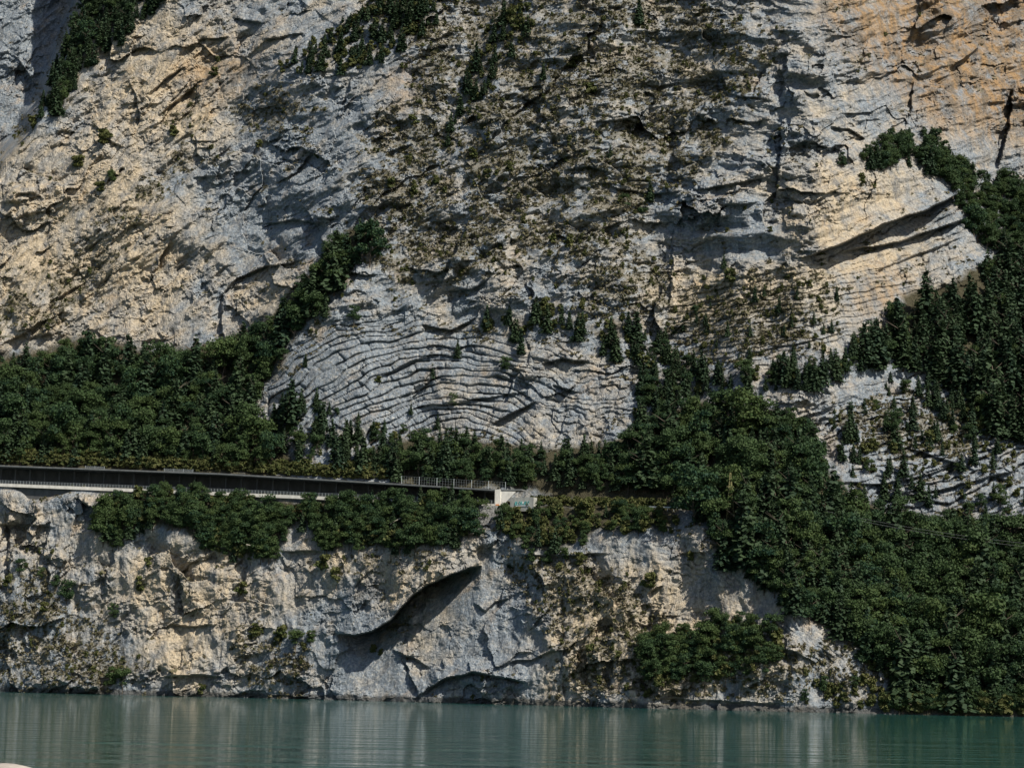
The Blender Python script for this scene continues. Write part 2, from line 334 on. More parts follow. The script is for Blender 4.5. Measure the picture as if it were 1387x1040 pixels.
# ------------------------------------------------------------------ colour masks over the rock, painted overhang shade included
ochre = S(mask([[(1090, -40), (1400, -40), (1860, -40), (1860, 200), (1330, 190), (1250, 160), (1200, 110), (1130, 60)], [(1150, 390), (1230, 360), (1230, 420), (1180, 430)], [(240, 80), (350, 70), (340, 110), (250, 140)], [(520, 75), (575, 90), (570, 150), (540, 155)]], 24, 2))
warm = S(mask([[(-460, 200), (120, 200), (250, 300), (270, 400), (200, 460), (-460, 480)], [(60, 690), (-100, 680), (-100, 720), (60, 760), (200, 740), (330, 760), (330, 930), (200, 930), (160, 800)], [(330, 770), (420, 750), (640, 745), (640, 770), (560, 800), (440, 800), (400, 830)], [(700, 770), (900, 760), (1000, 800), (1060, 830), (1050, 930), (700, 940), (760, 860)], [(1090, 200), (1230, 230), (1270, 380), (1100, 420), (1060, 300)], [(320, 380), (420, 350), (400, 400), (310, 460)], [(100, 30), (330, 20), (330, 200), (130, 230)], [(560, 810), (590, 800), (585, 900), (540, 880)], [(860, 440), (900, 330), (1080, 340), (1100, 440)]], 27, 2))
warm = warm + .75 * (fbm(ub / 95, vb / 24, 540, 4, .6) * upper + fbm(wx / 26, wy / 70, 545, 4, .6) * (1 - upper))
grey = S(mask([[(-460, -270), (110, -270), (100, 40), (0, 240), (-460, 330)], [(420, 770), (500, 770), (540, 900), (430, 950), (410, 850)], [(600, 790), (690, 790), (700, 920), (580, 945)], [(900, 270), (1060, 280), (1060, 360), (910, 380)], BEDR, [(340, 560), (370, 510), (440, 440), (510, 428), (600, 450), (560, 600), (400, 600)], [(300, 150), (480, 120), (520, 250), (460, 380), (300, 330)], [(1100, 350), (1200, 295), (1300, 258), (1310, 300), (1200, 350)]], 21, 2))  # last polygon paints the overhang's blue shadow into the rock colour
scrub = S(mask([[(440, -40), (920, -40), (1060, 60), (1000, 170), (930, 260), (830, 330), (560, 400), (480, 340), (480, 200), (560, 80)], [(-100, 760), (60, 760), (140, 830), (210, 900), (210, 945), (-200, 945)], [(300, 840), (430, 860), (420, 950), (330, 945)], [(-50, 430), (110, 330), (200, 230), (290, 130), (310, 150), (200, 300), (90, 430), (0, 470)], [(640, 745), (800, 735), (920, 830), (860, 955), (700, 955), (760, 880), (700, 790)], [(440, 745), (640, 735), (600, 768), (470, 790)], [(850, 860), (1210, 870), (1210, 962), (830, 950)], [(350, 200), (440, 150), (440, 110), (300, 130)], [(760, 330), (900, 340), (920, 430), (780, 440)], [(880, 400), (1060, 360), (1160, 380), (1100, 470), (930, 500)], [(900, 700), (980, 720), (1060, 790), (960, 760)], [(1130, 540), (1300, 530), (1390, 600), (1300, 620), (1150, 625)], FOLD], 18, 2))

gyy, gxx = np.gradient(PZW), np.gradient(PXW)
dYz = (np.gradient(Y, axis=0) / np.minimum(np.gradient(PZW, axis=0), -1e-3))        # how far the surface lies back per metre of height
ledge = np.clip((dYz - .5) / 1.2, 0, 1)
vn = .8 * fbm(PX / 40, PY / 34, 300, 3, .6) + .9 * fbm(PX / 11, PY / 9, 310, 3, .65)
vn = vn * upper + (1 - upper) * (.55 * vn + .85 * fbm(PX / 5.5, PY / 17, 330, 3, .6))
band = fbm(ub / 130, vb / 26, 350, 3, .6)
scrub = np.clip(scrub + upper * (.10 + .9 * np.clip(band - .12, 0, 1)) * (1 - mF), 0, 1.15)
veg = np.clip((scrub * .8 - .60 + vn * 1.1 + .5 * ledge) * 2.2, 0, 1) * (PY < 955)
veg = np.maximum(veg, np.clip((ledge - .4) * 1.6, 0, 1) * np.clip(vn * 2 + .5, 0, 1) * .8) * (1 - .85 * smooth) * (1 - .55 * mF)

def mesh_from(name, verts, faces, attrs=None, smooth_=False):
    me = bpy.data.meshes.new(name)
    verts = np.asarray(verts, np.float32).reshape(-1, 3); faces = np.asarray(faces, np.int32); k = faces.shape[1]
    me.vertices.add(len(verts)); me.vertices.foreach_set('co', verts.ravel())
    me.loops.add(faces.size); me.loops.foreach_set('vertex_index', faces.ravel())
    me.polygons.add(len(faces)); me.polygons.foreach_set('loop_start', np.arange(0, faces.size, k, dtype=np.int32))
    me.polygons.foreach_set('use_smooth', np.full(len(faces), smooth_, bool))
    for n, a in (attrs or {}).items():
        at_ = me.attributes.new(n, 'FLOAT', 'POINT'); at_.data.foreach_set('value', np.asarray(a, np.float32).ravel())
    me.update(calc_edges=True)
    return me

# ------------------------------------------------------------------ materials
def newmat(name):
    mt = bpy.data.materials.new(name); mt.use_nodes = True
    return mt, mt.node_tree.nodes, mt.node_tree.links, mt.node_tree.nodes['Principled BSDF']
def mix(nt, fac, a, b, mode='MIX'):
    n = nt.nodes.new('ShaderNodeMix'); n.data_type = 'RGBA'; n.blend_type = mode
    for s, v in ((n.inputs[0], fac), (n.inputs[6], a), (n.inputs[7], b)):
        if hasattr(v, 'is_linked'): nt.links.new(v, s)
        elif isinstance(v, tuple): s.default_value = (*v, 1)
        else: s.default_value = v
    return n.outputs[2]
def math_(nt, op, a, b=0.0, clamp=False):
    n = nt.nodes.new('ShaderNodeMath'); n.operation = op; n.use_clamp = clamp
    for s, v in zip(n.inputs, (a, b)):
        if hasattr(v, 'is_linked'): nt.links.new(v, s)
        else: s.default_value = v
    return n.outputs[0]
def noise(nt, scale, detail=4, rough=.55, stretch=(1, 1, 1)):
    tc = nt.nodes.new('ShaderNodeTexCoord'); mp = nt.nodes.new('ShaderNodeMapping'); mp.inputs['Scale'].default_value = stretch
    n = nt.nodes.new('ShaderNodeTexNoise'); n.inputs['Scale'].default_value = scale; n.inputs['Detail'].default_value = detail; n.inputs['Roughness'].default_value = rough
    nt.links.new(tc.outputs['Object'], mp.inputs['Vector']); nt.links.new(mp.outputs['Vector'], n.inputs['Vector'])
    return n.outputs['Fac']
def ramp(nt, v, lo, hi):
    n = nt.nodes.new('ShaderNodeMapRange'); n.inputs['From Min'].default_value = lo; n.inputs['From Max'].default_value = hi
    nt.links.new(v, n.inputs['Value']); return n.outputs['Result']
def attr(nt, name):
    n = nt.nodes.new('ShaderNodeAttribute'); n.attribute_name = name; return n.outputs['Fac']
def bump(nt, b, h, strength, dist):
    n = nt.nodes.new('ShaderNodeBump'); n.inputs['Strength'].default_value = strength; n.inputs['Distance'].default_value = dist
    nt.links.new(h, n.inputs['Height']); nt.links.new(n.outputs['Normal'], b.inputs['Normal'])

def rock_material():
    mt, N, L, b = newmat('limestone'); nt = mt.node_tree
    n1 = noise(nt, .05, 3, .6); n2 = noise(nt, .16, 5, .66); n3 = noise(nt, 1.0, 5, .74)
    streak = noise(nt, .28, 4, .62, (1, 1, .16))
    warm_ = math_(nt, 'ADD', math_(nt, 'MULTIPLY', attr(nt, 'warm'), .85), math_(nt, 'MULTIPLY', math_(nt, 'SUBTRACT', n2, .5), 2.6))
    warm_ = math_(nt, 'ADD', warm_, math_(nt, 'MULTIPLY', math_(nt, 'SUBTRACT', n1, .5), 1.8))
    warm_ = math_(nt, 'SUBTRACT', warm_, math_(nt, 'MULTIPLY', attr(nt, 'grey'), .42))
    col = mix(nt, ramp(nt, warm_, -.25, 1.05), (.200, .236, .278), (.43, .355, .255))
    small_o = ramp(nt, noise(nt, .09, 4, .62), .58, .72)
    col = mix(nt, math_(nt, 'MULTIPLY', small_o, .5), col, (.38, .26, .14))
    col = mix(nt, math_(nt, 'MULTIPLY', ramp(nt, streak, .50, .66), .72), col, (.105, .12, .14))
    col = mix(nt, math_(nt, 'MULTIPLY', ramp(nt, n3, .5, .72), .6), col, (.60, .55, .46))
    col = mix(nt, math_(nt, 'MULTIPLY', ramp(nt, n3, .5, .30), .68), col, (.10, .10, .098))
    och = math_(nt, 'MULTIPLY', attr(nt, 'ochre'), ramp(nt, n2, .30, .55))
    col = mix(nt, math_(nt, 'MULTIPLY', och, .9), col, mix(nt, ramp(nt, streak, .40, .58), (.30, .185, .085), (.15, .115, .08)))
    geo = N.new('ShaderNodeNewGeometry'); sx = N.new('ShaderNodeSeparateXYZ'); L.new(geo.outputs['Position'], sx.inputs[0])
    wet = ramp(nt, math_(nt, 'ADD', sx.outputs['Z'], math_(nt, 'MULTIPLY', n2, -2.6)), .9, .1)
    col = mix(nt, math_(nt, 'MULTIPLY', wet, .8), col, (.045, .045, .042))
    vegc = mix(nt, ramp(nt, noise(nt, .45, 4, .6), .35, .65), (.10, .095, .065), (.21, .185, .14))
    vg = ramp(nt, math_(nt, 'ADD', attr(nt, 'veg'), math_(nt, 'MULTIPLY', math_(nt, 'SUBTRACT', noise(nt, .7, 5, .7), .5), 1.6)), .42, .75)
    col = mix(nt, math_(nt, 'MULTIPLY', vg, .68), col, vegc)
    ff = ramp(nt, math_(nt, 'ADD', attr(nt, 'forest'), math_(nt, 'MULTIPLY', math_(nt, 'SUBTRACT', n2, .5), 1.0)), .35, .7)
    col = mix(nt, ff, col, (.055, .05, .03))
    L.new(col, b.inputs['Base Color']); b.inputs['Roughness'].default_value = .92; b.inputs['Specular IOR Level'].default_value = .2
    h = math_(nt, 'ADD', noise(nt, .8, 6, .68), math_(nt, 'MULTIPLY', noise(nt, .5, 4, .6, (1, 1, .35)), .6))
    bump(nt, b, h, 1.0, 1.5)
    return mt
def plain(name, col, rough=.85, var=.25, scale=.7, metal=0.0, bmp=.03):
    mt, N, L, b = newmat(name); nt = mt.node_tree
    n = noise(nt, scale, 5, .65, (1, 1, .5))
    dark = tuple(c * (1 - var * 1.6) for c in col)
    L.new(mix(nt, ramp(nt, n, .35, .7), dark, col), b.inputs['Base Color'])
    b.inputs['Roughness'].default_value = rough; b.inputs['Metallic'].default_value = metal
    bump(nt, b, noise(nt, scale * 5, 4), .5, bmp)
    return mt
def leaf_material(name, c1, c2, c3):
    mt, N, L, b = newmat(name); nt = mt.node_tree
    oi = N.new('ShaderNodeObjectInfo')
    col = mix(nt, oi.outputs['Random'], c1, c2)
    col = mix(nt, ramp(nt, noise(nt, .9, 3), .38, .68), col, c3)
    L.new(col, b.inputs['Base Color']); b.inputs['Roughness'].default_value = .7; b.inputs['Specular IOR Level'].default_value = .15
    tr = N.new('ShaderNodeBsdfTranslucent'); L.new(col, tr.inputs['Color'])
    mx = N.new('ShaderNodeMixShader'); mx.inputs[0].default_value = .18
    L.new(b.outputs[0], mx.inputs[1]); L.new(tr.outputs[0], mx.inputs[2]); L.new(mx.outputs[0], N['Material Output'].inputs['Surface'])
    return mt
M = dict(rock=rock_material(),
         broad=leaf_material('broadleaf_foliage', (.010, .032, .020), (.052, .074, .022), (.042, .074, .026)),
         conif=leaf_material('needle_foliage', (.012, .030, .020), (.034, .056, .026), (.038, .062, .030)),
         shrub=leaf_material('shrub_foliage', (.038, .058, .018), (.080, .092, .030), (.10, .098, .038)),
         dead=leaf_material('dry_foliage', (.14, .075, .035), (.17, .09, .04), (.12, .08, .045)),
         grass=leaf_material('dry_grass', (.060, .062, .032), (.11, .10, .06), (.15, .13, .082)),
         bark=plain('bark', (.09, .07, .05)), pale=plain('bleached_wood', (.42, .38, .32)),
         conc=plain('pale_concrete', (.74, .71, .65), .8, .2, .5), dark=plain('dark_concrete', (.10, .102, .105), .9, .3, .35),  # dark: concrete of deck, roof, inner walls and columns
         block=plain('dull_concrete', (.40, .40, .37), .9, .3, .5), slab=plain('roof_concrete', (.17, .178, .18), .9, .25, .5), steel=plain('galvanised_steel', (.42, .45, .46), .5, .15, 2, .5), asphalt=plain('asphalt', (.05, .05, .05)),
         pylon=plain('olive_yellow_steel', (.30, .27, .11), .6, .25, 1.5), wire=plain('wire', (.22, .23, .23), .5, .1, 1, .3), stone=plain('grey_rubble', (.27, .27, .265), .9, .35, .9, 0, .1),
         orange=plain('orange_paint', (.62, .22, .05)), teal=plain('teal_spray', (.10, .34, .33)), white=plain('white_spray', (.72, .75, .76)), boulder=plain('boulder_stone', (.42, .37, .33), .9, .25, 6, 0, .02))

def link(name, me, mat=None, parent=None, kind=None):
    o = bpy.data.objects.new(name, me); C.objects.link(o)
    if mat is not None:
        if not me.materials: me.materials.append(mat)
    if parent is not None: o.parent = parent
    if kind: o['kind'] = kind
    return o
def tag(o, label, cat, group=None):
    o['label'] = label; o['category'] = cat
    if group: o['group'] = group
    return o
def thing(name, label, cat, loc=(0, 0, 0), group=None):
    o = bpy.data.objects.new(name, None); C.objects.link(o); o.location = loc; o.empty_display_size = .5
    return tag(o, label, cat, group)

# ------------------------------------------------------------------ the mountainside
nr, nc = PX.shape
idx = np.arange(nr * nc).reshape(nr, nc)
q = np.stack([idx[1:, :-1], idx[1:, 1:], idx[:-1, 1:], idx[:-1, :-1]], -1).reshape(-1, 4)
cliff_me = mesh_from('cliff', np.stack([PXW, Y, PZW], -1), q, dict(warm=warm, grey=grey, ochre=ochre, veg=veg, forest=forestS))
cliff = link('cliff', cliff_me, M['rock'], kind='structure')

# ------------------------------------------------------------------ lake
def water_material():
    mt, N, L, b = newmat('lake_water'); nt = mt.node_tree
    b.inputs['Base Color'].default_value = (.010, .053, .048, 1); b.inputs['Roughness'].default_value = .04; b.inputs['IOR'].default_value = 1.33
    h = math_(nt, 'ADD', math_(nt, 'MULTIPLY', noise(nt, .6, 3, .6, (.35, 1, 1)), .7), math_(nt, 'MULTIPLY', noise(nt, .16, 2, .5, (.14, 1, 1)), 3.6))
    h = math_(nt, 'ADD', h, math_(nt, 'MULTIPLY', noise(nt, .045, 2, .5, (.4, 1, 1)), 2.0))
    bump(nt, b, h, 1.0, .30)
    return mt
lake = link('lake', mesh_from('lake', [(-2500, 2, 0), (2500, 2, 0), (2500, 900, 0), (-2500, 900, 0)], [[0, 1, 2, 3]]), water_material(), kind='structure')

# ------------------------------------------------------------------ mesh builder for man-made things
class MB:
    def __init__(s): s.v = []; s.f = []
    def hexa(s, p):                                              # 8 corners: 4 below, 4 above, both counter-clockwise
        n = len(s.v); s.v += [tuple(q) for q in p]
        s.f += [[n, n + 3, n + 2, n + 1], [n + 4, n + 5, n + 6, n + 7]] + [[n + i, n + (i + 1) % 4, n + 4 + (i + 1) % 4, n + 4 + i] for i in range(4)]
        return s
    def bar(s, a, b, r, up=(0, 0, 1)):
        a = Vector(a); b = Vector(b); t = (b - a).normalized(); up = Vector(up)
        if abs(t.dot(up)) > .95: up = Vector((1, 0, 0))
        x = t.cross(up).normalized() * r; y = x.cross(t).normalized() * r
        return s.hexa([a - x - y, a + x - y, a + x + y, a - x + y, b - x - y, b + x - y, b + x + y, b - x + y])
    def build(s, name, mat, parent=None, kind=None, loc=None):
        v = np.array(s.v, np.float32)
        if loc is not None: v = v - np.array(loc, np.float32)
        return link(name, mesh_from(name, v, s.f), mat, parent, kind)

def road_pt(px): return at(px, float(ctl(ROAD_PY, px)), float(YROAD(np.array(float(px)))))
def roof_h(px):
    y = float(YROAD(np.array(float(px)))); return (at(px, float(ctl(ROOF_PY, px)), y) - road_pt(px)).z
# stations every 6.3 m from the portal leftwards
st_px = [672.0]
while st_px[-1] > -440:
    p = st_px[-1]; q_ = p - 5
    while (road_pt(q_) - road_pt(p)).length < 6.3: q_ -= .5
    st_px.append(q_)
st_px = st_px[::-1]
SP = [road_pt(p) for p in st_px]; SH = [roof_h(p) for p in st_px]
tan = (SP[-1] - SP[0]); tan.z = 0; tan.normalize()
nin = Vector((-tan.y, tan.x, 0))                                 # into the hill
if nin.y < 0: nin = -nin
def sweep(mb, a0, a1, lo, hi, i0=0, i1=None):
    """run a rectangular section along the stations; lo and hi are (share of clear height, metres)"""
    for i in range(i0, (len(SP) - 1) if i1 is None else i1):
        c = []
        for k_ in (lo, hi):
            for (j, a) in ((i, a0), (i + 1, a0), (i + 1, a1), (i, a1)):
                c.append(SP[j] + nin * a + Vector((0, 0, k_[0] * SH[j] + k_[1])))
        mb.hexa(c)
    return mb
base = SP[-1].copy()
g = thing('road_gallery', 'long dark concrete rockfall gallery with pale deck edge, open along the cliff road', 'gallery', base)
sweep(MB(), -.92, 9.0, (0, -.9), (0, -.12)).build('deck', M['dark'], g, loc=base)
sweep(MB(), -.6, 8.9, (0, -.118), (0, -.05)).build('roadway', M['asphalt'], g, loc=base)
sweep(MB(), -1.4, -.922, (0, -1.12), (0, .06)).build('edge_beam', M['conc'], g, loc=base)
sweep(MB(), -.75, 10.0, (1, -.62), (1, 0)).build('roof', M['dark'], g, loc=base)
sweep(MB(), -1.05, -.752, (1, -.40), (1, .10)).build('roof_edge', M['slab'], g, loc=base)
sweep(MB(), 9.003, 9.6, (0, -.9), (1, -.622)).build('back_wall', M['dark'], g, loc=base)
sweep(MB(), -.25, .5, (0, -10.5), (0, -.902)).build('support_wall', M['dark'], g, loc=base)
for i, p in enumerate(SP[:-1]):
    mb = MB(); t = tan * .28; n = nin * .28; c0 = p + nin * 5 - Vector((0, 0, .12)); c1 = p + nin * 5 + Vector((0, 0, SH[i] - .6))
    mb.hexa([c + e for c in (c0, c1) for e in (-t - n, t - n, t + n, -t + n)]).build('column', M['dark'], g, loc=base)
rail = MB()
for i in range(len(SP) - 1):
    for k in range(5):
        p = SP[i].lerp(SP[i + 1], k / 5) - nin * 1.1
        rail.bar(p, p + Vector((0, 0, 1.25)), .045)
    for hgt in (.5, .85, 1.22):
        rail.bar(SP[i] - nin * 1.1 + Vector((0, 0, hgt)), SP[i + 1] - nin * 1.1 + Vector((0, 0, hgt)), .03)
rail.build('railing', M['steel'], g, loc=base)
e = SP[-1]; H = SH[-1]
mb = MB(); z0, z1 = Vector((0, 0, -1.3)), Vector((0, 0, H + .02))
mb.hexa([e + z + a * tan + b * nin for z in (z0, z1) for (a, b) in ((0.02, -1.45), (2.0, -1.45), (2.0, .6), (.02, .6))]).build('portal_pillar', M['conc'], g, loc=base)
mb = MB()
mb.hexa([e + a * tan + b * nin + Vector((0, 0, z)) for (a, b, z) in ((2.003, -1.2, -.6), (2.7, -1.2, -.6), (2.7, -.6, -.6), (2.003, -.6, -.6), (2.003, -1.2, H - .5), (7.4, -1.2, H - .75), (7.4, -.6, H - .75), (2.003, -.6, H - .5))]).build('wing_wall', M['conc'], g, loc=base)
mb = MB()
mb.hexa([e + a * tan + b * nin + Vector((0, 0, z)) for z in (H - .4, H + .02) for (a, b) in ((2.003, -1.3), (9.5, -1.3), (9.5, 4), (2.003, 4))]).build('portal_cap', M['slab'], g, loc=base)
mb = MB(); o0 = e + tan * .5 - nin * 1.85 + Vector((0, 0, -1.3))
mb.hexa([o0 + a * tan + b * nin + Vector((0, 0, z)) for z in (0, 1.25) for (a, b) in ((0, 0), (1.1, 0), (1.1, .398), (0, .398))])
cab = mb.build('control_cabinet', M['orange'], loc=o0); cab.location = o0
tag(cab, 'small orange cabinet at the foot of the white portal pillar', 'cabinet')

# fences on the gallery roof
def roof_pt(px):
    return road_pt(px) + Vector((0, 0, roof_h(px)))
def fence(pxs, hgt, label, post_r, cell):
    pts = [roof_pt(p) + nin * .1 for p in pxs]; b0 = pts[0].copy()
    t = thing('roof_fence', label, 'fence', b0)
    for p in pts:
        MB().bar(p - Vector((0, 0, .1)), p + Vector((0, 0, hgt)), post_r).build('post', M['steel'], t, loc=b0)
    for a, b in zip(pts[:-1], pts[1:]):
        mb = MB(); n = max(2, int((b - a).length / cell))
        for k in range(1, n): p = a.lerp(b, k / n); mb.bar(p + Vector((0, 0, .1)), p + Vector((0, 0, hgt - .15)), .014)
        m_ = max(2, int(hgt / cell))
        for k in range(m_ + 1): z = Vector((0, 0, .1 + (hgt - .25) * k / m_)); mb.bar(a + z, b + z, .014)
        mb.build('wire_mesh', M['steel'], t, loc=b0)
fence([543, 567, 591, 614, 638, 661, 684], 2.9, 'tall wire mesh fence with pale posts on the roof by the gallery portal', .085, .95)
fence([114, 127, 140], 1.15, 'short grey guard panel on the gallery roof above the bare rock notch', .06, .2)
fence([221, 234, 247, 260], 1.25, 'longer grey guard panel on the gallery roof above the dense bushes', .06, .2)

# wall with graffiti by the road
wa, wb = at(691, 686.5, 686), at(722.5, 687.5, 682); ht = 3.1
tt = (wb - wa); tt.z = 0; tt.normalize(); nn = Vector((-tt.y, tt.x, 0))
gw = thing('concrete_wall', 'low pale concrete block wall with teal and white graffiti beside the portal', 'wall', wa)
L_ = (wb - wa).length
MB().hexa([wa + a * tt + b * nn + Vector((0, 0, z)) for z in (-1.5, ht) for (a, b) in ((0, 0), (L_, 0), (L_, 2.5), (0, 2.5))]).build('wall_block', M['block'], gw, loc=wa)
def paint(strokes, mat, name):
    mb = MB()
    for pts in strokes:
        for (a, b) in zip(pts[:-1], pts[1:]):
            p, q2 = (wa + tt * c[0] - nn * .02 + Vector((0, 0, c[1])) for c in (a, b)); mb.bar(p, q2, .13)
    mb.build(name, mat, gw, loc=wa)
paint([[(1.9, .5), (2.0, 1.7), (2.7, 1.5), (2.2, 1.0), (2.9, .5)], [(3.2, .6), (3.6, 1.8), (4.0, .6)], [(4.3, 1.8), (4.4, .6), (5.0, .7)], [(5.3, .6), (5.5, 1.7), (6.1, 1.6), (5.6, 1.1), (6.2, .6)], [(6.6, .7), (6.6, 1.6), (7.1, 1.7)]], M['teal'], 'graffiti')
paint([[(2.2, .3), (4.2, .35), (6.4, .3), (7.2, .4)], [(3.3, 1.0), (3.9, 1.1)], [(4.7, 1.0), (4.8, 1.6)]], M['white'], 'graffiti')

# rubble retaining wall under the portal
rb0 = at(658, 700, 686); mb = MB()
for j in range(10):
    for i in range(15):
        px_ = 640 + 36 * (i + .5 * (j % 2)) / 15 + random.uniform(-.5, .5); py_ = 686 + 2.6 * j + random.uniform(-.4, .4)
        if j > 5 and (i < j - 5 or i > 17 - j): continue
        p = at(px_, py_, 689.6 - .22 * j + random.uniform(-.15, .15)); r = random.uniform(.28, .42)
        mb.hexa([p + Vector((sx * r * random.uniform(.7, 1.15), sy * r * 1.2, sz * r * random.uniform(.7, 1.1))) for sz in (-1, 1) for (sx, sy) in ((-1, -1), (1, -1), (1, 1), (-1, 1))])
for (pa, pb, ya, yb_) in ((638, 678, 684.5, 713),):
    q8 = [at(pa, ya, 690.2), at(pb, ya, 690.0), at(pb - 6, yb_, 688), at(pa + 8, yb_, 688)]
    mb.hexa([q8[3], q8[2], q8[2] + Vector((0, 5, 0)), q8[3] + Vector((0, 5, 0)), q8[0], q8[1], q8[1] + Vector((0, 5, 0)), q8[0] + Vector((0, 5, 0))])
rwl = thing('stone_wall', 'grey rubble stone retaining wall below the gallery portal', 'wall', rb0)
mb.build('rubble', M['stone'], rwl, 'stuff', loc=rb0)

# guard rail of the open road
gr0 = road_pt(880); gr = thing('guard_rail', 'pale roadside guard rail half hidden by bushes beyond the hedge', 'guard rail', gr0)
gp = [road_pt(x) - nin * .6 for x in np.linspace(880, 938, 8)]
mb = MB()
for a, b in zip(gp[:-1], gp[1:]): mb.hexa([p + k * nin + Vector((0, 0, z)) for z in (.55, .95) for (p, k) in ((a, 0), (b, 0), (b, .08), (a, .08))])
mb.build('rail', M['steel'], gr, loc=gr0)
for p in gp: MB().bar(p - Vector((0, 0, 1.0)) + nin * .14, p + Vector((0, 0, .9)) + nin * .14, .06).build('post', M['steel'], gr, loc=gr0)

# ------------------------------------------------------------------ pylon and line
def tp(px, py):
    a = tpos(np.array([float(px)]), np.array([float(py)])); return Vector((float(a[0][0]), float(a[1][0]), float(a[2][0])))
def pylon(base, hgt, label):
    t = thing('lattice_pylon', label, 'pylon', base, None); wb_, wt = 1.25, .16
    def cn(k, z): s_ = wb_ + (wt - wb_) * z / hgt; return Vector((s_ * (1, -1, -1, 1)[k], s_ * (1, 1, -1, -1)[k], z))
    for k in range(4): MB().bar(cn(k, -1.2), cn(k, hgt), .05).build('leg', M['pylon'], t)
    br = MB(); zs = [0]; st = 2.2
    while zs[-1] + st < hgt: zs.append(zs[-1] + st); st *= .88
    for z0_, z1_ in zip(zs[:-1], zs[1:]):
        for k in range(4):
            br.bar(cn(k, z0_), cn((k + 1) % 4, z1_), .03); br.bar(cn(k, z1_), cn((k + 1) % 4, z1_), .028)
    br.build('bracing', M['pylon'], t)
    for z in (hgt - 4.4, hgt - 5.6): MB().bar((-1.1, 0, z), (1.1, 0, z), .06).build('cross_arm', M['pylon'], t)
    return t
pb = tp(989, 706); ph = at(989, 640, pb.y).z - pb.z
pylon(pb, ph, 'olive yellow lattice pylon rising out of the wooded slope')
pe = tp(1640, 800); pylon(pe, 16, 'olive lattice pylon farther along the wooded slope')
for k, (sx, dzk) in enumerate(((-1.1, -4.5), (1.1, -5.7))):
    a = pb + Vector((sx, 0, ph + dzk)); b = pe + Vector((sx, 0, 16 + dzk)); mb = MB(); pr = None
    for i in range(33):
        f = i / 32; p = a.lerp(b, f) - Vector((0, 0, 4 * 5.0 * f * (1 - f)))
        if pr is not None: mb.bar(pr, p, .02)
        pr = p
    wo = mb.build('power_line', M['wire'], loc=a); wo.location = a
    tag(wo, ('upper' if k == 0 else 'lower') + ' thin power line running from the lattice pylon over the wood', 'power line')

# ------------------------------------------------------------------ tree prototypes
def quads(c, nrm, size, r):
    """leaf-clump faces: centres, facing directions and sizes to vertices and faces"""
    n = len(c); t = r.normal(size=(n, 3)); t -= nrm * (t * nrm).sum(1, keepdims=True); t /= np.linalg.norm(t, axis=1, keepdims=True) + 1e-6
    b = np.cross(nrm, t); s_ = size[:, None]
    v = np.stack([c - t * s_ - b * s_ * .7, c + t * s_ * .8 - b * s_ * .5, c + t * s_ + b * s_ * .7, c - t * s_ * .7 + b * s_ * .6], 1).reshape(-1, 3)
    return v, np.arange(4 * n).reshape(-1, 4)
def unit(a): return a / (np.linalg.norm(a, axis=1, keepdims=True) + 1e-6)
def crown_broad(seed, hgt=10.0, low=.16, wid=.36, n=1100, leaf=.26):
    r = np.random.default_rng(seed); k = 15
    t = r.random(k) * .8 + .1
    prof = np.sin(np.pi * (.12 + .8 * t)) ** .8
    a = r.random(k) * 6.283; rad = wid * hgt * prof * (.25 + .6 * r.random(k))
    cc = np.stack([rad * np.cos(a), rad * np.sin(a), hgt * (low + (1 - low) * t * .95)], 1); cr = hgt * (.10 + .10 * r.random(k))
    i = r.integers(0, k, n); d = unit(r.normal(size=(n, 3))); d[:, 2] = np.abs(d[:, 2]) * .9 - .25; d = unit(d)
    c = cc[i] + d * (cr[i] * (.55 + .5 * r.random(n)))[:, None]
    nrm = unit(d + .7 * r.normal(size=(n, 3)))
    return quads(c, nrm, hgt * .1 * leaf * (.6 + .8 * r.random(n)) * 1.15, r)
def crown_conif(seed, hgt=10.0, wid=.19, n=1000):
    r = np.random.default_rng(seed); C_, N_, S_ = [], [], []
    tiers = 13
    for j in range(tiers):
        f = j / tiers; z = hgt * (.10 + .88 * f); R = hgt * wid * (1 - f) ** .85 * (.8 + .4 * r.random()) + .12
        nb = int(5 + 8 * (1 - f)); a0 = r.random() * 6
        for b in range(nb):
            a = a0 + 6.283 * b / nb + r.normal() * .2; Rb = R * (.65 + .5 * r.random()); m_ = int(3 + 7 * (1 - f))
            s_ = (np.arange(m_) + .6) / m_
            C_.append(np.stack([np.cos(a) * Rb * s_, np.sin(a) * Rb * s_, z - .32 * Rb * s_ ** 1.5 + .1 * r.normal(size=m_)], 1) + .12 * r.normal(size=(m_, 3)))
            N_.append(unit(np.stack([np.cos(a) * .5 + 0 * s_, np.sin(a) * .5 + 0 * s_, 1 + 0 * s_], 1) + .5 * r.normal(size=(m_, 3)))); S_.append(.20 + .20 * r.random(m_) + .12 * (1 - f))
    C_.append(np.array([[0, 0, hgt * .97], [0, 0, hgt * .99]])); N_.append(np.array([[1., 0, .2], [0, 1, .2]])); S_.append(np.array([.16, .14]))
    return quads(np.concatenate(C_), np.concatenate(N_), np.concatenate(S_), r)
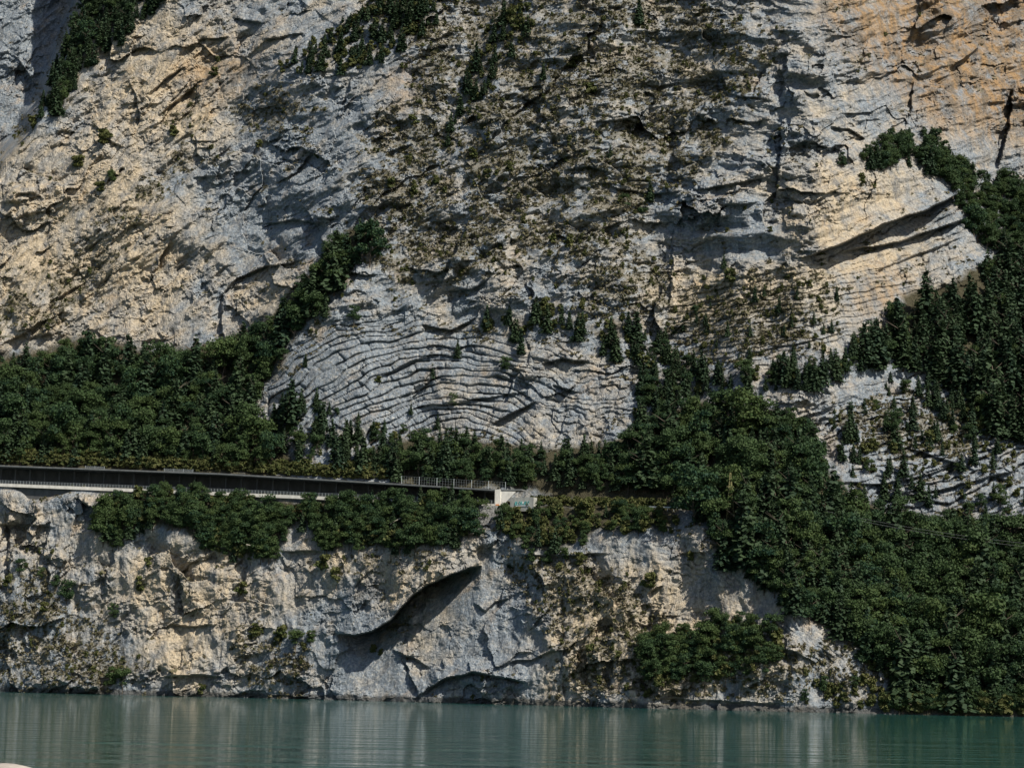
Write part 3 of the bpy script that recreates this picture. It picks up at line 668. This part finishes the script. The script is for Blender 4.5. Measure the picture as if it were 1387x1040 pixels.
def trunk(seed, hgt, r0_, limbs):
    r = np.random.default_rng(seed); mb = MB()
    pts = [Vector((0, 0, -1.2))] + [Vector((r.normal() * .12 * k, r.normal() * .12 * k, hgt * .9 * k / 5)) for k in range(1, 6)]
    def tube(p, q_, ra, rb_):
        n = len(mb.v); ax = (q_ - p).normalized(); x = ax.orthogonal().normalized(); y = ax.cross(x)
        for (c, rr) in ((p, ra), (q_, rb_)):
            for k in range(5): an = 6.283 * k / 5; mb.v.append(tuple(c + (x * math.cos(an) + y * math.sin(an)) * rr))
        for k in range(5): mb.f.append([n + k, n + (k + 1) % 5, n + 5 + (k + 1) % 5, n + 5 + k])
    for k in range(5): tube(pts[k], pts[k + 1], r0_ * (1 - .17 * k), r0_ * (1 - .17 * (k + 1)))
    for k in range(limbs):
        j = r.integers(1, 5); p = pts[j]; a = r.random() * 6.283; l = hgt * .22 * (.7 + .5 * r.random())
        tube(p, p + Vector((math.cos(a) * l, math.sin(a) * l, l * .7)), r0_ * .4, r0_ * .1)
    return np.array(mb.v), np.array(mb.f)
PROTO = {}
def proto(kind, specs, mat):
    PROTO[kind] = []
    for (cv, cf), (tv, tf) in specs:
        cm = mesh_from(kind + '_crown', cv, cf); cm.materials.append(M[mat]); tm = mesh_from(kind + '_trunk', tv, tf); tm.materials.append(M['bark'])
        PROTO[kind].append((cm, tm))
proto('broadleaf_tree', [(crown_broad(10 + i, 10, .10 + .03 * i, .30 + .045 * (i % 4), 2300, .185), trunk(20 + i, 8, .2, 7)) for i in range(5)], 'broad')
proto('conifer_tree', [(crown_conif(30 + i, 10, .19 + .03 * i), trunk(40 + i, 10, .16, 4)) for i in range(4)], 'conif')
proto('shrub', [(crown_broad(50 + i, 3, -.02, .44, 420, .75), trunk(60 + i, 2, .06, 6)) for i in range(4)], 'shrub')
UNIT = dict(broadleaf_tree=10.0, conifer_tree=10.0, shrub=3.0)

# ------------------------------------------------------------------ planting
PL = []                                                          # kind, pos, scale, rot, variant, label key, apparent size
def plant(kind, px, py, hm, key):
    p = tp(px, py)
    if p.z < .3: return
    PL.append((kind, p, hm / UNIT[kind], random.uniform(0, 6.28), random.randrange(len(PROTO[kind])), key, hm / p.y * (1 if -8 < px < 1395 and py - .5 * hm * F / p.y > -5 else 0)))
def waterline(px): return pix((0, 0, 0))[1] if False else None
def free(px, py):
    """not on the road bench or inside the gallery"""
    rp_, hp_ = float(ctl(ROAD_PY, px)), float(ctl(ROOF_PY, px))
    if px < 735: return not (hp_ - 1.0 < py < rp_ + 5)
    return not (rp_ - 3 < py < rp_ + 5 and px < 900)
REG = {  # spacing px, (kind, weight, min m, max m)
    'left': (13, (('broadleaf_tree', .68, 7, 14), ('conifer_tree', .32, 9, 17))),
    'behind': (11, (('broadleaf_tree', .5, 5, 9), ('conifer_tree', .5, 6, 12))),
    'right': (13, (('broadleaf_tree', .55, 7, 13), ('conifer_tree', .45, 8, 16))),
    'under': (8.5, (('broadleaf_tree', .62, 5, 8.5), ('shrub', .3, 2.5, 4.5), ('conifer_tree', .08, 7, 9))),
    'roadr': (9.5, (('broadleaf_tree', .35, 4, 6.5), ('shrub', .6, 2.2, 4), ('conifer_tree', .05, 6, 8))),
    'east': (13, (('conifer_tree', .8, 9, 16), ('broadleaf_tree', .2, 6, 9))),
    'east2': (14, (('conifer_tree', .6, 6, 10), ('shrub', .4, 2, 4))),
    'crest': (8.5, (('broadleaf_tree', .7, 5, 9), ('conifer_tree', .3, 6, 10))),
    'topl': (8.5, (('conifer_tree', .75, 6, 11), ('broadleaf_tree', .25, 5, 8))),
    'topm': (9, (('conifer_tree', .5, 5, 9), ('shrub', .5, 2, 4))),
    'topc': (10, (('conifer_tree', .45, 5, 9), ('shrub', .55, 2, 4))),
    'shelf': (10.5, (('conifer_tree', .5, 6, 10), ('broadleaf_tree', .3, 4, 7), ('shrub', .2, 2, 3.5))),
    'shelf2': (11.5, (('conifer_tree', .45, 6, 10), ('shrub', .55, 2, 4))),
    'low': (9, (('broadleaf_tree', .6, 5, 8), ('shrub', .4, 2, 4))),
    'bedr': (19, (('conifer_tree', .4, 4, 8), ('shrub', .45, 1.5, 3.5), ('broadleaf_tree', .15, 3.5, 6))),
    'foldlow': (14, (('conifer_tree', .55, 6, 12), ('shrub', .3, 1.5, 3.5), ('broadleaf_tree', .15, 4, 7))),
    'bedm': (22, (('conifer_tree', .4, 3, 6), ('shrub', .6, 1.2, 2.5))),
    'low2': (15, (('shrub', .8, 2, 4.5), ('broadleaf_tree', .2, 3.5, 6)))}
for key, (sp, kinds) in REG.items():
    poly = WOODS.get(key) or dict(bedr=W_BEDR, foldlow=W_FOLDLOW, bedm=W_BEDM)[key]; xs = [p[0] for p in poly]; ys = [p[1] for p in poly]
    for yy in np.arange(max(min(ys), -60), min(max(ys), 985) + 45, sp * .8):
        for xx in np.arange(max(min(xs), -130), min(max(xs), 1540), sp):
            px, py = xx + random.uniform(-.9, .9) * sp, yy + random.uniform(-.8, .8) * sp
            u_ = random.random()
            for kd, wt_, a, b in kinds:
                if u_ < wt_: break
                u_ -= wt_
            dn = float(fbm(np.array([px / 45]), np.array([py / 40]), 501, 2)[0]); hn = float(fbm(np.array([px / 30]), np.array([py / 26]), 505, 2)[0])
            if random.random() < .06 - .8 * dn: continue
            hm = random.uniform(a, b) * (1 + .5 * hn) * random.choice((.7, .9, 1, 1, 1.15, 1.3)); hpx = hm * 3.8
            if not inside(poly, np.array(px), np.array(py - .45 * hpx)) or not inside(poly, np.array(px), np.array(py - .62 * hpx)): continue
            if key in ('left', 'behind') and py > float(ctl(ROOF_PY, px)) - 1: continue
            if abs(px - 989) < 15 and py > 698 and py - hpx < 692 or abs(px - 915) < 20 and py > 692 and py - hpx < 691: continue      # the pylon and the rail stay in view
            if py > 976 or not free(px, py): continue
            plant(kd, px, py, hm, key)
for xx in np.arange(1195, 1470, 4.0):                            # growth down to the water's edge
    if xx < 1205 and random.random() < .5: continue
    yw = 900.0
    while tp(xx, yw).z > .55 and yw < 978: yw += 1
    for q_ in range(2): plant('broadleaf_tree' if random.random() < .55 and xx > 1205 else 'shrub', xx + random.uniform(-2, 2), yw - 1 - 5 * q_, random.uniform(2.2, 4.2) if xx < 1205 else random.uniform(3, 6), 'low2' if xx < 1225 else 'right')
# young growth along the gallery roof
for xx in np.arange(-60, 520, 5.5):
    for row in range(2):
        px = xx + random.uniform(-2.5, 2.5); py = float(ctl(ROOF_PY, px)) - 2 - 6 * row - random.uniform(0, 3)
        plant('shrub', px, py, random.uniform(2.6, 4.6), 'roofrow')
# hedge by the open road
for xx in np.arange(722, 900, 4): plant('shrub', xx, float(ctl(ROAD_PY, xx)) + 1 - random.uniform(0, 3), random.uniform(2.6, 3.6), 'hedge')
# trees that stand singly: base x, base y, height in px, kind
ONE = [(585, 513, 21, 'c'), (619, 486, 28, 'c'), (441, 431, 30, 'c'), (479, 438, 26, 'b'), (705, 481, 38, 'c'), (725, 440, 42, 'c'), (689, 441, 32, 'c'), (659, 446, 36, 'c'), (685, 506, 24, 'b'), (816, 482, 26, 'c'), (832, 490, 32, 'c'), (413, 498, 20, 'c'), (428, 552, 28, 'c'), (437, 584, 40, 'c'), (449, 606, 42, 'c'), (392, 556, 28, 'b'), (520, 586, 20, 'c'), (614, 555, 24, 'b'), (592, 582, 22, 'c'), (556, 562, 16, 'c'), (485, 574, 18, 'c'), (513, 520, 12, 's'), (470, 600, 30, 'c'), (405, 612, 30, 'b'), (380, 590, 24, 'c'), (540, 610, 26, 'c'), (575, 612, 34, 'b'), (460, 636, 40, 'c'), (505, 640, 36, 'c'), (600, 655, 62, 'c'), (580, 652, 50, 'c'), (566, 648, 40, 'b'),
       (990, 385, 22, 's'), (870, 305, 28, 'b'), (880, 275, 34, 'c'), (826, 222, 28, 'c'), (918, 305, 18, 'c'), (845, 285, 24, 'b'), (770, 335, 18, 's'), (748, 330, 14, 's'), (980, 365, 22, 'c'), (1022, 410, 26, 'c'), (1055, 425, 26, 'c'), (940, 430, 18, 'b'), (925, 450, 22, 'c'), (1095, 390, 12, 's'), (1170, 495, 62, 'c'), (1195, 480, 40, 'c'), (1125, 500, 30, 'c'), (1090, 515, 26, 'c'), (1010, 530, 24, 'c'), (1215, 580, 30, 'b'), (1235, 560, 26, 'c'), (1160, 600, 26, 'c'), (1140, 625, 30, 'c'), (1180, 612, 20, 's'), (1290, 585, 34, 'c'), (1310, 600, 26, 'b'), (1350, 615, 30, 'c'), (1260, 600, 18, 's'), (1370, 590, 40, 'c'), (1150, 690, 24, 'b'), (1170, 560, 22, 'c'),
       (90, 818, 34, 'b'), (75, 800, 22, 'b'), (55, 785, 18, 'b'), (25, 780, 24, 'b'), (155, 842, 26, 'b'), (150, 935, 34, 'b'), (165, 938, 36, 'b'), (185, 940, 24, 's'), (272, 940, 14, 's'), (330, 808, 22, 's'), (200, 768, 14, 's'), (190, 800, 20, 's'), (160, 745, 26, 'b'), (345, 862, 18, 's'), (400, 880, 30, 'b'), (420, 874, 22, 'b'), (380, 870, 24, 's'), (505, 884, 12, 's'), (515, 888, 10, 's'), (440, 775, 26, 's'), (455, 790, 22, 's'), (690, 770, 26, 'c'), (720, 765, 24, 'b'), (740, 768, 22, 'b'), (765, 762, 22, 'b'), (785, 765, 18, 's'), (880, 800, 26, 's'), (883, 790, 16, 's'), (935, 760, 14, 's'), (1170, 905, 32, 'b'), (1180, 895, 24, 's'), (640, 948, 8, 's'), (800, 890, 18, 's'), (60, 830, 16, 's'), (10, 795, 18, 's'),
       (150, 250, 22, 'b'), (135, 262, 18, 's'), (140, 195, 22, 's'), (105, 230, 22, 's'), (45, 175, 20, 's'), (290, 105, 16, 's'), (430, 215, 14, 's'), (235, 185, 16, 's'), (500, 335, 36, 'c'), (470, 350, 36, 'c'), (560, 170, 16, 's'), (770, 95, 24, 's'), (735, 110, 30, 'c'), (780, 85, 20, 's'), (800, 130, 20, 's'), (865, 35, 40, 'c'), (660, 245, 18, 's'), (690, 235, 16, 's'), (640, 215, 16, 's'), (350, 200, 12, 's'), (560, 265, 16, 's'), (590, 250, 14, 's'), (530, 255, 16, 's'), (660, 190, 12, 's'), (1200, 230, 30, 'b'), (1140, 228, 24, 'b'), (1165, 250, 16, 's')]
KD = dict(c='conifer_tree', b='broadleaf_tree', s='shrub')
for px, py, hp_, k in ONE: plant(KD[k], px + .5, py, hp_ * tp(px, py).y / F, 'single')
# shrubs rooted in the cracks wherever the rock carries growth
jj, ii = np.nonzero((veg > .6) & (forestS < .3) & (gx[None, :] > -40) & (gx[None, :] < 1430) & (gy[:, None] > -20) & (gy[:, None] < 945))
pick = rng.choice(len(jj), 1500, replace=False)
for k in pick: plant('shrub', gx[ii[k]], gy[jj[k]] + 2, rng.uniform(.8, 2.0) * (1.4 if rng.random() < .2 else 1), 'crack')

WHERE = dict(left='in the dense wood above the gallery roof', behind='in the wood between the folded rock and the road', right='on the wooded slope running down to the lake', under='on the rim just below the gallery deck', roadr='on the rim below the open road beyond the portal', east='in the dark wood beneath the ochre overhang', east2='among the tilted grey ledges', crest='on the crest strip under the ochre wall', topl='on the tree-lined rib beside the shaded grey wall', topm='on the sloping ledge high in the main wall', topc='in the gully high on the scrubby wall', shelf='on the shelf below the bedded wall', shelf2='along the top edge of the folded rock', low='in the thicket low on the cliff over the water', low2='at the waterside where the bare cliff ends', bedr='among tilted grey beds above the lakeside wood', foldlow='on rubble at the foot of the folded rock', bedm='on the finely bedded tan wall', roofrow='in the row along the gallery roof', hedge='in the roadside hedge beyond the portal', single='standing singly on bare rock', crack='rooted in a crack of the rock face')
LOOK = dict(broadleaf_tree='green broadleaf tree', conifer_tree='dark conifer', shrub='olive green shrub')
CAT = dict(broadleaf_tree='tree', conifer_tree='tree', shrub='shrub')
PLUR = dict(broadleaf_tree='broadleaf trees ', conifer_tree='conifers ', shrub='shrubs ')
first = {}
rest_ = []
for kind in PROTO:
    lst = sorted([p for p in PL if p[0] == kind], key=lambda p: -p[6])
    for n, (kd, pos, sc, rz, var, key, ap) in enumerate(lst):
        if n >= 300 or ap == 0: rest_.append((kd, pos, sc, rz, var)); continue
        hm_ = sc * UNIT[kind]
        ad = dict(broadleaf_tree='tall' if hm_ > 11 else 'small' if hm_ < 6.5 else 'mid-sized', conifer_tree=('tall ' if hm_ > 12 else 'small ' if hm_ < 7 else '') + ('slender' if var < 2 else 'broad'), shrub='large' if hm_ > 3.4 else 'tiny' if hm_ < 1.8 else 'low')[kind]
        t = thing(kind, ad + ' ' + LOOK[kind] + ' ' + WHERE[key], CAT[kind], pos, PLUR[kind] + WHERE[key])
        t.rotation_euler = (0, 0, rz); t.scale = (sc * random.uniform(.9, 1.15), sc * random.uniform(.9, 1.15), sc)
        cm, tm = PROTO[kind][var]
        co = link('crown', cm, None, t); to = link('trunk' if kind != 'shrub' else 'stem', tm, None, t)
        first.setdefault((kind, var), (co, to))

def scatter(name, items, label, cat):
    """the rest of a kind as one mass: instances on points"""
    me = bpy.data.meshes.new(name); me.from_pydata([tuple(i[1]) for i in items], [], [])
    for an, fn in (('scl', lambda i: i[2]), ('rot', lambda i: i[3]), ('var', lambda i: float(i[4]))):
        a_ = me.attributes.new(an, 'FLOAT', 'POINT'); a_.data.foreach_set('value', np.array([fn(i) for i in items], np.float32))
    o = link(name, me, kind='stuff'); o['label'] = label; o['category'] = cat
    ng = bpy.data.node_groups.new(name, 'GeometryNodeTree'); nd = ng.nodes; lk = ng.links
    ng.interface.new_socket('Geometry', in_out='INPUT', socket_type='NodeSocketGeometry'); ng.interface.new_socket('Geometry', in_out='OUTPUT', socket_type='NodeSocketGeometry')
    gi, go = nd.new('NodeGroupInput'), nd.new('NodeGroupOutput'); jn = nd.new('GeometryNodeJoinGeometry')
    def na(n):
        x = nd.new('GeometryNodeInputNamedAttribute'); x.data_type = 'FLOAT'; x.inputs['Name'].default_value = n; return x.outputs['Attribute']
    cx = nd.new('ShaderNodeCombineXYZ'); lk.new(na('rot'), cx.inputs['Z']); er = nd.new('FunctionNodeEulerToRotation'); lk.new(cx.outputs[0], er.inputs[0])
    scl, var_ = na('scl'), na('var')
    for v_ in range(len(PROTO[items[0][0]])):
        if (items[0][0], v_) not in first: continue
        cmp_ = nd.new('FunctionNodeCompare'); cmp_.data_type = 'FLOAT'; cmp_.operation = 'EQUAL'; lk.new(var_, cmp_.inputs[0]); cmp_.inputs[1].default_value = float(v_); cmp_.inputs['Epsilon'].default_value = .1
        for ob in first[(items[0][0], v_)]:
            oi = nd.new('GeometryNodeObjectInfo'); oi.inputs['Object'].default_value = ob; oi.inputs['As Instance'].default_value = True; oi.transform_space = 'ORIGINAL'
            ip = nd.new('GeometryNodeInstanceOnPoints'); lk.new(gi.outputs[0], ip.inputs['Points']); lk.new(cmp_.outputs[0], ip.inputs['Selection']); lk.new(oi.outputs['Geometry'], ip.inputs['Instance'])
            lk.new(er.outputs[0], ip.inputs['Rotation']); lk.new(scl, ip.inputs['Scale']); lk.new(ip.outputs[0], jn.inputs[0])
    lk.new(jn.outputs[0], go.inputs[0])
    md = o.modifiers.new('scatter', 'NODES'); md.node_group = ng
for kind, nm, lb in (('broadleaf_tree', 'broadleaf_wood', 'smaller broadleaf trees filling the woods on the mountainside'), ('conifer_tree', 'conifer_wood', 'smaller conifers filling the woods on the mountainside'), ('shrub', 'cliff_shrubs', 'smallest shrubs scattered over ledges and cracks of the cliff')):
    it = [r_ for r_ in rest_ if r_[0] == kind]
    print(kind, len([p for p in PL if p[0] == kind]), 'stuff', len(it))
    if it: scatter(nm, it, lb, 'trees' if kind != 'shrub' else 'shrubs')

# ------------------------------------------------------------------ dry grass and scrub on the ledges
jj, ii = np.nonzero((veg > .45) & (forestS < .75) & (gx[None, :] > -40) & (gx[None, :] < 1430) & (gy[:, None] > -20) & (gy[:, None] < 952))
pick = rng.choice(len(jj), min(len(jj), 21000), replace=False)
px = gx[ii[pick]] + rng.uniform(-.6, .6, len(pick)); py = gy[jj[pick]] + rng.uniform(-.6, .6, len(pick))
tx, ty, tz = tpos(px, py)
nb = 7
c = np.repeat(np.stack([tx, ty, tz], 1), nb, 0); n = len(c)
sz = np.repeat(rng.uniform(.28, .75, len(pick)) * np.where(rng.random(len(pick)) < .12, 1.6, 1), nb)
off = rng.normal(size=(n, 3)) * np.array([.55, .35, .35]); off[:, 2] = np.abs(off[:, 2]) + .05; off[:, 1] -= .25
c = c + off * sz[:, None]
v_, f_ = quads(c, unit(rng.normal(size=(n, 3))), sz * rng.uniform(.35, .7, n), rng)
sc_o = link('dry_scrub', mesh_from('dry_scrub', v_, f_), M['grass'], kind='stuff'); sc_o['label'] = 'dry grass and low brown scrub clinging to the cliff ledges'; sc_o['category'] = 'scrub'

# dead branches and a withered bush
def dead_shrub(px, py, hm, label):
    t = thing('withered_shrub', label, 'shrub', tp(px, py)); cv, cf = crown_broad(99, 3, 0, .5, 380, .6)
    cm = mesh_from('withered_crown', cv, cf); link('crown', cm, M['dead'], t); tv, tf = trunk(98, 2, .06, 8); link('stem', mesh_from('withered_stem', tv, tf), M['bark'], t); t.scale = (hm / 3 * 1.5, hm / 3, hm / 3)
dead_shrub(412, 697, 4.2, 'withered reddish brown shrub on the rim below the gallery deck')
dead_shrub(1131, 828, 4.5, 'withered reddish brown shrub amid the green lakeside wood')
for (xa, ya, xb, yb2, lb) in ((334, 737, 352, 742, 'bleached fallen trunk lying in the bushes under the gallery'), (529, 709, 548, 699, 'bare pale trunk leaning in the bushes near the portal')):
    a = tp(xa, ya); a = at(xa, ya, a.y - 4.5); b = at(xb, yb2, a.y + 1.0); mb = MB(); mid = a.lerp(b, .5) + Vector((0, 0, .12))
    mb.bar(a + Vector((0, 4, -1.5)), a, .12); mb.bar(a, mid, .12); mb.bar(mid, b, .09); mb.bar(mid, mid + Vector((.6, .3, .5)), .05)
    o = mb.build('fallen_trunk', M['pale'], loc=a); o.location = a; tag(o, lb, 'tree trunk')

# ------------------------------------------------------------------ near bank and boulder (only the boulder's top shows)
bx_ = np.linspace(-40, 40, 41); by_ = np.concatenate([np.linspace(-20, 14, 18), np.linspace(15, 32, 12)])
BX, BY = np.meshgrid(bx_, by_); BZ = np.interp(BY, [-20, 11, 14, 24, 32], [4.6, 4.72, 4.4, .4, -1.5]) + .12 * fbm(BX / 3, BY / 3, 700, 3) * (BY > 2)
i2 = np.arange(BX.size).reshape(BX.shape)
bank = link('near_bank', mesh_from('near_bank', np.stack([BX, BY, BZ], -1), np.stack([i2[:-1, :-1], i2[:-1, 1:], i2[1:, 1:], i2[1:, :-1]], -1).reshape(-1, 4), None, True), M['stone'], kind='structure')
import bmesh
bm = bmesh.new(); bmesh.ops.create_icosphere(bm, subdivisions=5, radius=.55)
top = at(4, 1033.5, 11.0)
co = np.array([v.co for v in bm.verts]); dd = 1 + .10 * fbm(co[:, 0] * 2.2 + 5, co[:, 1] * 2.2 + co[:, 2] * 1.7, 720, 4) 
for v, d_ in zip(bm.verts, dd): v.co = Vector((v.co.x * d_ * 1.15, v.co.y * d_, v.co.z * d_ * .95))
zt = max(v.co.z for v in bm.verts)
me = bpy.data.meshes.new('boulder'); bm.to_mesh(me); bm.free()
for p in me.polygons: p.use_smooth = True
bo = link('boulder', me, M['boulder']); bo.location = top - Vector((0, 0, zt)); tag(bo, 'rounded pale boulder on the near bank, only its top in view', 'boulder')
